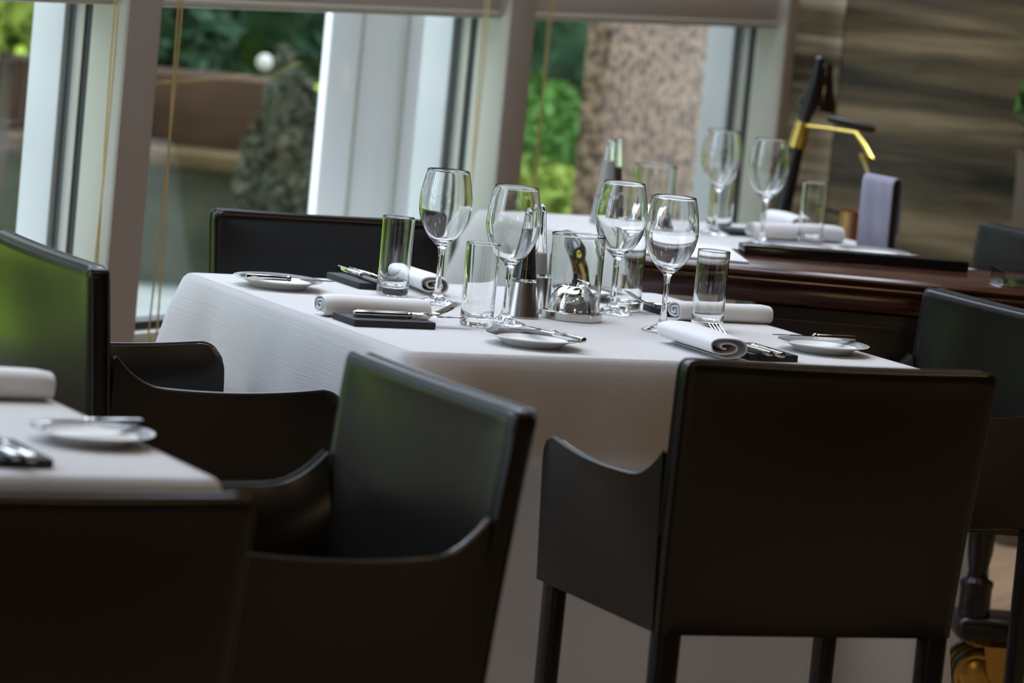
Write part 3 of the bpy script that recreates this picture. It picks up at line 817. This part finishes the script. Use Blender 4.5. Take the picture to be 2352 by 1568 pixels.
# ------------------------------------------------------------------ cutlery (lying along +x: handle end at -x)
def make_knife(L=0.185, name='table_knife'):
    r = empty(name)
    h = L * 0.46
    mb = MB(); mb.box((-L / 2 + h / 2, 0, 0.0045), (h, 0.0105, 0.0078), 0.0022, 2); mb.build('handle', M_chrome, r)
    mb = MB(); mb.lathe([(0, -0.003), (0.0038, -0.003), (0.0048, 0), (0.0038, 0.003), (0, 0.003)], 14, (-L / 2 + h + 0.003, 0, 0.0045), (1, 0, 0)); mb.build('bolster', M_chrome, r)
    n = 12; v = []; f = []; x0 = -L / 2 + h + 0.004
    for j in range(n + 1):
        t = j / n; x = x0 + (L / 2 - x0) * t
        w = 0.0045 + 0.0045 * min(1, t / 0.15); w *= math.sqrt(max(0.02, 1 - max(0, (t - 0.7) / 0.3) ** 2))
        th = 0.0009 * (1 - 0.6 * t)
        zc = 0.0045
        v += [(x, -w, zc), (x, 0.0035, zc + th), (x, 0.0045, zc), (x, 0.0035, zc - th)]
    for j in range(n):
        for q in range(4): f.append((4 * j + q, 4 * j + (q + 1) % 4, 4 * j + 4 + (q + 1) % 4, 4 * j + 4 + q))
    f += [(3, 2, 1, 0), (4 * n, 4 * n + 1, 4 * n + 2, 4 * n + 3)]
    b_ = newmesh('blade', v, f, M_chrome, r); fix(b_); sharp(b_, 30)
    return r
def make_fork(L=0.165):
    r = empty('table_fork')
    h = L * 0.50
    mb = MB(); mb.box((-L / 2 + h / 2, 0, 0.0045), (h, 0.0095, 0.0072), 0.0022, 2); mb.build('handle', M_chrome, r)
    mb = MB(); x0 = -L / 2 + h
    mb.tube([(x0, 0, 0.0045), (x0 + 0.02, 0, 0.0045), (x0 + 0.032, 0, 0.005)], [0.0038, 0.0026, 0.003], 10)
    nx = 6
    for j in range(1):
        v = []; f = []
        for q in range(nx + 1):
            t = q / nx; x = x0 + 0.030 + 0.020 * t; w = 0.0028 + 0.0075 * math.sin(t * PI / 2); z = 0.005 - 0.0015 * math.sin(t * PI) + 0.002 * t
            v += [(x, -w, z + 0.0008), (x, w, z + 0.0008), (x, w, z - 0.0008), (x, -w, z - 0.0008)]
        for q in range(nx):
            for c in range(4): f.append((4 * q + c, 4 * q + (c + 1) % 4, 4 * q + 4 + (c + 1) % 4, 4 * q + 4 + c))
        f += [(3, 2, 1, 0), (4 * nx, 4 * nx + 1, 4 * nx + 2, 4 * nx + 3)]
        mb.add(v, f)
    mb.build('neck', M_chrome, r)
    mb = MB()
    for y in (-0.0088, -0.0029, 0.0029, 0.0088):
        pts = []
        for q in range(7):
            t = q / 6; pts.append((x0 + 0.049 + (L / 2 - x0 - 0.049) * t, y, 0.0070 + 0.017 * t ** 1.2))
        mb.tube(pts, [0.0013, 0.0013, 0.0013, 0.0013, 0.0012, 0.001, 0.0006], 6)
    mb.build('tines', M_chrome, r)
    return r
def make_rest(Lx=0.128, Ly=0.080):
    mb = MB(); mb.box((0, 0, 0.005), (Lx, Ly, 0.010), 0.0012, 2)
    return mb.build('cutlery_rest', M_slate, None)
kn0, fk0, rs0 = make_knife(), make_fork(), make_rest()
bk0 = make_knife(0.140, 'butter_knife')
used = set()
def put(proto, loc, rz, lab, cat, grp, tilt=None):
    o = proto if proto.name not in used else copy_tree(proto)
    used.add(proto.name)
    o.location = loc; o.rotation_euler = (0, 0, rz) if tilt is None else (tilt[0], tilt[1], rz)
    return tag(o, lab, cat, grp)
ZR = ZT_ + 0.0104
def setting(O, a, b, turn, fwd, side, knifelab, forklab, restlab):
    """black rest with knife and fork lying on it; turn = direction of the blade from the A axis"""
    rz = TH + turn; d = A * math.cos(turn) + B * math.sin(turn); e = Vector((-d.y, d.x, 0))
    c = abp(O, a, b, ZT_)
    put(rs0, c, rz, restlab, 'cutlery rest', 'black cutlery rests')
    put(kn0, c + d * fwd + e * (side - 0.008) + Vector((0, 0, 0.0104)), rz - 0.02, knifelab, 'knife', 'table knives')
    put(fk0, c + d * fwd + e * (side + 0.010) + Vector((0, 0, 0.0104)), rz + 0.03, forklab, 'fork', 'table forks')
setting(FL, 0.100, 0.292, 0.0, 0.040, 0.0, 'table knife on the black rest in front of the left napkin', 'table fork with tines up on the black rest in front of the left napkin', 'black slate cutlery rest in front of the long napkin roll on the left')
setting(FL, 0.605, 0.105, PI / 2, -0.012, 0.016, 'table knife with handle end towards the square chair back', 'table fork on the black rest beside the front napkin', 'black slate cutlery rest right of the front napkin roll')
setting(FL, 0.750, 0.560, PI, 0.040, 0.0, 'table knife sticking out behind the right napkin', 'table fork sticking out behind the right napkin', 'black slate cutlery rest hidden behind the right napkin')
setting(FL, 0.285, 0.775, -PI / 2, 0.0, 0.0, 'table knife with green-lit handle by the far chair', 'table fork beside the far napkin roll', 'black slate cutlery rest at the far edge, by the chair at the window')
setting(FGR, -0.215, 0.115, PI / 2, 0.0, 0.0, 'blurred table knife on the table at the left edge', 'blurred table fork on the table at the left edge', 'blurred black cutlery rest on the table at the left edge')

def butter(O, a0, b0, a1, b1, z, lab, tilt=0.0):
    """handle end at (a0, b0), tip at (a1, b1)"""
    d = (A * (a1 - a0) + B * (b1 - b0)); c = abp(O, (a0 + a1) / 2, (b0 + b1) / 2, z)
    put(bk0, c, math.atan2(d.y, d.x), lab, 'butter knife', 'butter knives on the plates', (0, tilt))
butter(FL, 0.294, 0.050, 0.270, 0.172, ZT_ + 0.0152, 'butter knife lying across the front bread plate, handle over its right rim')
butter(FL, 0.030, 0.650, 0.166, 0.628, ZT_ + 0.0152, 'butter knife on the far left bread plate')
butter(FL, 0.826, 0.190, 0.690, 0.196, ZT_ + 0.0152, 'butter knife on the bread plate above the square chair back')
butter(FL, 0.668, 0.790, 0.654, 0.660, ZT_ + 0.0152, 'butter knife on the bread plate behind the far glasses')
butter(FGR, -0.002, 0.255, -0.142, 0.240, ZT_ + 0.0152, 'blurred butter knife on the plate at the left edge')

# ------------------------------------------------------------------ rolled napkins (length along x)
def make_napkin(L, wd_, ht, turns, seed, sag=0.0, tail=0.0):
    rg = np.random.default_rng(seed)
    K = int(turns * 30); pts = []
    for j in range(K + 1):
        t = j / K; th = -PI / 2 - 2 * PI * turns * (1 - t)
        r = 0.10 + 0.90 * t ** 0.9
        r *= 1 + 0.03 * math.sin(3 * th + seed)
        c, s_ = math.cos(th), math.sin(th)
        # superellipse: flat-sided roll
        k_ = (abs(c) ** 2.6 + abs(s_) ** 2.6) ** (-1 / 2.6)
        pts.append(Vector((c * k_ * r * (wd_ / 2), s_ * k_ * r * (ht / 2))))
    if tail:
        for j in range(1, 6): pts.append(Vector((pts[K].x + tail * j / 5, pts[K].y)))
    th_ = 0.0011; n = len(pts)
    L_, R_ = [], []
    for j in range(n):
        t = pts[min(j + 1, n - 1)] - pts[max(j - 1, 0)]; t.normalize(); nr = Vector((-t.y, t.x))
        L_.append(pts[j] + nr * th_); R_.append(pts[j] - nr * th_)
    sec = L_ + R_[::-1]; m_ = len(sec)
    nx = 14; v = []; f = []
    ph = rg.uniform(0, 6, 3)
    for i in range(nx + 1):
        t = i / nx; x = (t - 0.5) * L
        e = min(1, min(t, 1 - t) / 0.09); k_ = 0.93 + 0.07 * math.sqrt(max(0, e))
        k_ *= 1 + 0.025 * math.sin(t * 5 + ph[0])
        for p in sec:
            dz = -sag * math.sin(PI * t) * (p.y / ht + 0.5)
            v.append((x, p.x * k_ + 0.002 * math.sin(t * 4 + ph[1]), (p.y + ht / 2) * k_ + th_ + dz))
    for i in range(nx):
        for j in range(m_): f.append((i * m_ + j, i * m_ + (j + 1) % m_, (i + 1) * m_ + (j + 1) % m_, (i + 1) * m_ + j))
    for i, fl in ((0, 1), (nx, 0)):
        for j in range(n - 1):
            q = (i * m_ + j, i * m_ + j + 1, i * m_ + m_ - 2 - j, i * m_ + m_ - 1 - j)
            f.append(q[::-1] if fl else q)
    o = newmesh('napkin_roll', v, f, M_nap); fix(o); sharp(o, 60)
    zm = min(p[2] for p in v)
    for q in o.data.vertices: q.co.z -= zm
    return o
def napkin(O, a, b, turn, dims, lab, seed):
    o = make_napkin(*dims, seed=seed)
    o.location = abp(O, a, b, ZT_ + 0.0002); o.rotation_euler = (0, 0, TH + turn)
    tag(o, lab, 'napkin', 'rolled white napkins')
    return o
napkin(FL, 0.114, 0.366, 0.0, (0.168, 0.050, 0.031, 2.6, ), 'long white napkin roll with its spiral end facing left', 3)
napkin(FL, 0.566, 0.010 + 0.115, PI / 2 - 0.05, (0.175, 0.078, 0.035, 2.0, ), 'rolled white napkin at the front edge, its open folds above the square chair back', 5).location = abp(FL, 0.527, 0.128, ZT_ + 0.0002)
napkin(FL, 0.765, 0.492, 0.0, (0.165, 0.050, 0.029, 2.4, ), 'white napkin roll behind the right tumbler, at the right edge of the near table', 8)
napkin(FL, 0.358, 0.750, PI / 2 - 0.08, (0.165, 0.056, 0.031, 2.4, ), 'white napkin roll at the far edge, behind the left tumbler', 11)
napkin(FGR, -0.105, 0.530, 0.0, (0.180, 0.060, 0.036, 2.4, ), 'blurred white napkin roll on the table at the left edge', 13)
napkin(BBL, 0.565, -0.300, 0.0, (0.205, 0.055, 0.034, 2.2, ), 'blurred white napkin roll behind the tumbler on the far table', 15)
napkin(BBL, 0.640, -0.130, PI / 2, (0.130, 0.060, 0.040, 2.2, ), 'blurred white napkin roll in front of the copper pot', 17)
put(rs0, abp(BBL, 0.50, -0.235, ZT_), TH, 'blurred black cutlery rest between the glasses on the far table', 'cutlery rest', 'black cutlery rests')

# ------------------------------------------------------------------ mahogany serving trolley
TT = math.radians(5.2)
TO = Vector((0.184, 6.520, 0))
tr = empty('serving_trolley', TO, TT, 'dark mahogany serving trolley with moulded top between the two cloth-covered tables', 'trolley')
TL, TDp, TZ = 1.10, 0.29, 0.80
mb = MB(); mb.box((TL / 2, TDp / 2, TZ - 0.0075), (TL - 0.016, TDp - 0.016, 0.015), 0.003); mb.build('top_board', M_wood, tr)
mb = MB()   # ogee moulding round the top, swept along the four sides
prof = [(0.004, 0.0), (-0.003, -0.0004), (-0.009, -0.004), (-0.011, -0.009), (-0.008, -0.014), (-0.001, -0.017), (-0.004, -0.020), (-0.005, -0.024), (0.000, -0.028), (0.006, -0.031), (0.03, -0.031), (0.03, -0.016)]
cor = [(0, 0, -1, -1), (TL, 0, 1, -1), (TL, TDp, 1, 1), (0, TDp, -1, 1)]
v = []; f = []; m_ = len(prof)
for (x, y, sx, sy) in cor:
    for (o_, z) in prof: v.append((x - sx * o_, y - sy * o_, TZ + z))
for q in range(4):
    for j in range(m_): f.append((q * m_ + j, q * m_ + (j + 1) % m_, ((q + 1) % 4) * m_ + (j + 1) % m_, ((q + 1) % 4) * m_ + j))
mb.add(v, f); mb.build('moulding', M_wood, tr, ang=50)
mb = MB(); mb.box((TL / 2, TDp / 2, TZ - 0.047), (TL - 0.03, TDp - 0.03, 0.031), 0.003); mb.build('apron', M_wood, tr)
CX = 0.222
mb = MB(); mb.box((CX + (TL - 0.03 - CX) / 2, TDp / 2, 0.555), (TL - 0.03 - CX, TDp - 0.05, 0.361), 0.005); mb.build('cabinet', M_woodd, tr)
for x0, x1, kx in ((CX + 0.02, CX + 0.42, CX + 0.40), (CX + 0.43, CX + 0.83, CX + 0.45)):
    mb = MB(); mb.box(((x0 + x1) / 2, 0.0205, 0.555), (x1 - x0, 0.010, 0.32), 0.004); d_ = mb.build('door', M_woodd, tr)
    mb = MB(); mb.lathe([(0, 0), (0.004, 0), (0.004, 0.010), (0.009, 0.013), (0.008, 0.020), (0, 0.022)], 16, (kx, 0.0155, 0.56), (0, -1, 0)); mb.build('knob', M_brass, d_)
for x in (0.045, TL - 0.045):
    for y in (0.045, TDp - 0.045):
        mb = MB(); mb.lathe([(0, 0.100), (0.014, 0.101), (0.020, 0.20), (0.022, 0.40), (0.017, 0.55), (0.022, 0.63), (0.024, 0.738), (0, 0.738)], 24, (x, y, 0)); mb.build('leg', M_black, tr)
        mb = MB(); mb.lathe([(0, 0.106), (0.02, 0.106), (0.014, 0.075), (0.008, 0.06), (0, 0.06)], 20, (x, y, 0)); cs_ = mb.build('caster', M_brass, tr)
        mb = MB(); mb.lathe([(0, -0.010), (0.024, -0.010), (0.031, -0.008), (0.032, 0), (0.031, 0.008), (0.024, 0.010), (0, 0.010)], 28, (x - 0.008, y, 0.032), (0, 1, 0)); mb.build('wheel', M_brass, cs_)
# push handle at the left end
for y in (0.055, TDp - 0.055):
    mb = MB()
    P = [(0.012, 0.738), (0.008, 0.700), (-0.014, 0.688), (-0.040, 0.700), (-0.054, 0.730), (-0.066, 0.760), (-0.082, 0.785)]
    mb.tube([Vector((px, y, pz)) for px, pz in P], [0.011, 0.011, 0.012, 0.012, 0.012, 0.013, 0.014], 12)
    mb.build('handle_bracket', M_brass, tr)
mb = MB(); mb.tube([(-0.084, 0.020, 0.792), (-0.084, 0.035, 0.792), (-0.084, TDp / 2, 0.792), (-0.084, TDp - 0.035, 0.792), (-0.084, TDp - 0.02, 0.792)], [0.012, 0.0185, 0.0195, 0.0185, 0.012], 16); ph_ = mb.build('push_handle', M_black, tr)
mb = MB(); mb.lathe([(0, 0), (0.008, 0), (0.006, 0.005), (0, 0.006)], 14, (-0.084, 0.0195, 0.792), (0, -1, 0)); mb.build('end_stud', M_gold, ph_)
# things lying on the trolley
Mt = Matrix.Translation(TO) @ Matrix.Rotation(TT, 4, 'Z')
p = Mt @ Vector((0.415, 0.225, TZ + 0.0003))
mb = MB(); mb.box((0, 0, 0.009), (0.405, 0.045, 0.018), 0.003)
o = mb.build('serving_tray', M_tray, None, loc=p, rotz=TT + math.radians(6)); tag(o, 'long narrow black tray along the back of the mahogany trolley top', 'tray')
mb = MB(); mb.box((0, 0, 0.002), (0.195, 0.262, 0.004), 0.0015)
o = mb.build('trolley_cloth', M_nap, None, loc=Mt @ Vector((0.105, 0.150, TZ + 0.0003)), rotz=TT); tag(o, 'flat white cloth on the left end of the mahogany trolley, beside the black tray', 'cloth')
p = Mt @ Vector((0.685, 0.065, TZ + 0.0003))
mb = MB(); mb.box((0, 0, 0.003), (0.10, 0.10, 0.006), 0.002)
for (x, y, dx, dy) in ((0, -0.0485, 0.10, 0.003), (0, 0.0485, 0.10, 0.003), (-0.0485, 0, 0.003, 0.094), (0.0485, 0, 0.003, 0.094)): mb.box((x, y, 0.016), (dx, dy, 0.020))
o = mb.build('glass_dish', M_glass, None, smooth=False, loc=p, rotz=TT); tag(o, 'square clear glass dish on the trolley at the right edge', 'dish')

# small dark stand on brass wheels, low down at the right edge
ws = empty('wheeled_stand', (0.935, 7.08, 0), math.radians(4), 'small dark turned-leg stand on brass wheels at the lower right edge', 'stand')
ws.scale = (1.1, 1.0, 1.13)
mb = MB(); mb.box((0.0, 0.0, 0.118), (0.155, 0.13, 0.040), 0.016, 4); mb.build('shelf', M_woodd, ws)
mb = MB(); mb.box((0.0, 0.0, 0.42), (0.16, 0.13, 0.024), 0.008, 3); mb.build('top', M_woodd, ws)
for k_, (x, y) in enumerate(((-0.048, -0.03), (0.048, 0.035))):
    mb = MB()
    mb.lathe([(0, 0.138), (0.027, 0.138), (0.0275, 0.142), (0.0265, 0.150), (0.0265, 0.182), (0.0285, 0.188), (0.028, 0.194), (0.018, 0.200), (0.016, 0.210), (0.021, 0.240), (0.023, 0.270), (0.017, 0.33), (0.020, 0.38), (0.022, 0.408), (0, 0.408)] if k_ == 0 else
             [(0, 0.138), (0.020, 0.138), (0.0225, 0.150), (0.0225, 0.165), (0.020, 0.195), (0.0155, 0.230), (0.018, 0.270), (0.022, 0.30), (0.017, 0.35), (0.020, 0.408), (0, 0.408)], 24, (x, y, 0)); mb.build('leg', M_black, ws)
for (x, y) in ((-0.034, -0.035), (0.05, -0.035), (-0.034, 0.04), (0.05, 0.04)):
    mb = MB(); mb.lathe([(0, 0.099), (0.020, 0.099), (0.022, 0.094), (0.018, 0.090), (0, 0.090)], 20, (x, y, 0)); cs_ = mb.build('caster', M_brass, ws)
    mb = MB(); mb.prism([(0.010, -0.006), (0.040, -0.046), (0.062, -0.046), (0.062, 0.042), (0.000, 0.042)], -0.0015, 0.0015)
    vv = list(mb.v); ff = list(mb.f); mb = MB()
    for dy in (-0.017, 0.017):
        M1 = Matrix.Translation((x + 0.006, y + dy, 0.0495)) @ Matrix.Rotation(PI / 2, 4, 'X'); mb.add([M1 @ Vector(p) for p in vv], ff)
    mb.build('fork', M_brass, cs_)
    mb = MB(); mb.lathe([(0, -0.013), (0.024, -0.013), (0.029, -0.010), (0.034, -0.012), (0.0405, -0.009), (0.0415, 0), (0.0405, 0.009), (0.034, 0.012), (0.029, 0.010), (0.024, 0.013), (0, 0.013)], 32, (x, y, 0.0417), (0, 1, 0)); mb.build('wheel', M_brass, cs_)
    mb = MB(); mb.lathe([(0.0385, -0.0105), (0.0412, -0.0108), (0.0424, -0.006), (0.0424, 0.006), (0.0412, 0.0108), (0.0385, 0.0105), (0.0385, -0.0105)], 32, (x, y, 0.0425), (0, 1, 0)); mb.build('tire', M_black, cs_)

# ------------------------------------------------------------------ black and brass standing lamp with arm and towel
st = empty('lamp_stand', (0.545, 8.5, 0), 0, 'tall black pole with brass collar, dark bell shade and brass arm before the stone wall', 'lamp stand')
mb = MB(); mb.lathe([(0, 0), (0.075, 0), (0.076, 0.008), (0.07, 0.016), (0.03, 0.022), (0, 0.022)], 32); mb.build('foot', M_black, st)
mb = MB(); mb.tube([(0, 0, 0.02), (0.004, 0, 0.5), (0.012, 0, 0.74), (0.029, 0, 0.888)], [0.019, 0.019, 0.019, 0.017], 20); mb.build('pole', M_black, st)
mb = MB(); mb.tube([(0.0285, 0, 0.884), (0.029, 0, 0.886), (0.038, 0, 0.942), (0.0385, 0, 0.944)], [0.014, 0.0195, 0.0165, 0.012], 20); mb.build('collar', M_gold, st)
mb = MB(); mb.tube([(0.038, 0, 0.942), (0.050, 0, 0.99), (0.058, 0, 1.045), (0.061, 0, 1.083), (0.0615, 0, 1.087)], [0.014, 0.017, 0.013, 0.010, 0.005], 18); mb.build('neck', M_black, st)
mb = MB(); ax = Vector((0.018, 0.0, 0.12)).normalized()
mb.lathe([(0.012, 0.105), (0.016, 0.085), (0.028, 0.050), (0.041, 0.020), (0.045, 0.004), (0.0435, 0.003), (0.039, 0.020), (0.024, 0.050), (0.014, 0.085), (0.010, 0.104)], 32, (0.066, 0.05, 0.967), ax); mb.build('bell_shade', mat('smoked_brown_shade', (0.014, 0.008, 0.006), 0.12), st)
mb = MB(); mb.tube([(0.04, -0.01, 0.936), (0.09, -0.03, 0.936), (0.150, -0.06, 0.934)], 0.0035, 10); mb.tube([(0.150, -0.06, 0.934), (0.170, -0.1, 0.908), (0.186, -0.13, 0.882)], 0.0055, 10); mb.tube([(0.186, -0.13, 0.882), (0.154, -0.2, 0.895), (0.158, -0.3, 0.880), (0.1565, -0.45, 0.862)], 0.0050, 10)
mb.build('arm', M_gold, st)
mb = MB(); mb.tube([(0.088, -0.01, 0.956), (0.10, -0.01, 0.955), (0.18, -0.02, 0.943), (0.194, -0.02, 0.942)], [0.006, 0.009, 0.009, 0.006], 14); mb.tube([(0.145, -0.015, 0.948), (0.150, -0.05, 0.936)], 0.003, 8); mb.build('grip', M_black, st)
# towel folded over a card holder on the far table
hd = empty('towel_holder', abp(BBL, 0.695, -0.400, ZT_), math.radians(-24), 'upright dark holder draped with a grey folded towel, on the far table', 'towel holder')
mb = MB(); mb.box((0, 0, 0.070), (0.060, 0.050, 0.138), 0.004); mb.build('block', M_woodd, hd)
v = []; f = []
nn = 12
path = [(-0.0275, 0.004), (-0.0285, 0.05), (-0.0285, 0.10), (-0.0275, 0.132), (-0.022, 0.1415), (0.0, 0.143), (0.022, 0.1405), (0.0275, 0.132), (0.0285, 0.10), (0.0285, 0.03)]
for j, (y, z) in enumerate(path):
    for i in range(nn + 1):
        x = (i / nn - 0.5) * 0.064; w_ = 0.0012 * math.sin(i * 1.1 + j)
        v.append((x, y + w_, z + 0.004 * (0.5 - i / nn)))
for j in range(len(path) - 1):
    for i in range(nn): f.append((j * (nn + 1) + i, j * (nn + 1) + i + 1, (j + 1) * (nn + 1) + i + 1, (j + 1) * (nn + 1) + i))
tw = newmesh('towel', v, f, M_towel, hd)
md = tw.modifiers.new('thick', 'SOLIDIFY'); md.thickness = 0.003; md.offset = 1
# copper pot on a small side stand beyond the far table
cpo = empty('copper_pot', (0.705, 8.42, 0.66), 0, 'small copper pot on a dark stand left of the grey towel', 'pot')
mb = MB(); mb.lathe([(0, 0.001), (0.022, 0), (0.026, 0.004), (0.028, 0.05), (0.031, 0.105), (0.033, 0.107), (0.029, 0.106), (0.026, 0.05), (0.023, 0.006), (0, 0.005)], 32); mb.build('body', M_copper, cpo)
mb = MB(); mb.tube([(-0.029, 0, 0.098), (-0.05, 0, 0.104), (-0.075, 0, 0.102)], 0.004, 8); mb.build('handle', M_woodd, cpo)
pst = empty('pot_stand', (0.735, 8.42, 0), 0, 'narrow dark stand under the copper pot', 'stand')
mb = MB(); mb.lathe([(0, 0.645), (0.08, 0.645), (0.082, 0.652), (0.08, 0.6595), (0, 0.6595)], 32); mb.build('top', M_woodd, pst)
mb = MB(); mb.lathe([(0, 0.02), (0.016, 0.02), (0.014, 0.3), (0.016, 0.645), (0, 0.645)], 20); mb.build('post', M_woodd, pst)
mb = MB(); mb.lathe([(0, 0), (0.09, 0), (0.088, 0.012), (0.02, 0.022), (0, 0.022)], 28); mb.build('foot', M_woodd, pst)
# potted plant at the right edge
pp_ = empty('potted_plant', (1.225, 8.95, 0), 0, 'green leafy plant in a tall brown planter at the right edge', 'plant')
mb = MB(); mb.lathe([(0, 0), (0.09, 0), (0.095, 0.01), (0.115, 0.87), (0.12, 0.90), (0.108, 0.90), (0.10, 0.86), (0, 0.85)], 32); mb.build('planter', M_pot, pp_)
v = []; f = []; rg = np.random.default_rng(44)
for j in range(420):
    d = rg.normal(size=3); d /= np.linalg.norm(d); rad = rg.uniform(0.3, 1) ** 0.5
    p = d * rad * np.array((0.125, 0.125, 0.16)); p[2] += 1.05
    t = rg.normal(size=3); t /= np.linalg.norm(t); u = np.cross(t, rg.normal(size=3)); u /= np.linalg.norm(u)
    L = 0.035; q = len(v); v += [tuple(p - t * L), tuple(p + u * L * 0.45), tuple(p + t * L), tuple(p - u * L * 0.45)]; f.append((q, q + 1, q + 2, q + 3))
newmesh('foliage', v, f, M_leafb, pp_, False)
mb = MB(); mb.tube([(0, 0, 0.85), (0.005, 0, 0.95), (0, 0, 1.08)], 0.008, 8); mb.build('stem', M_bark, pp_)
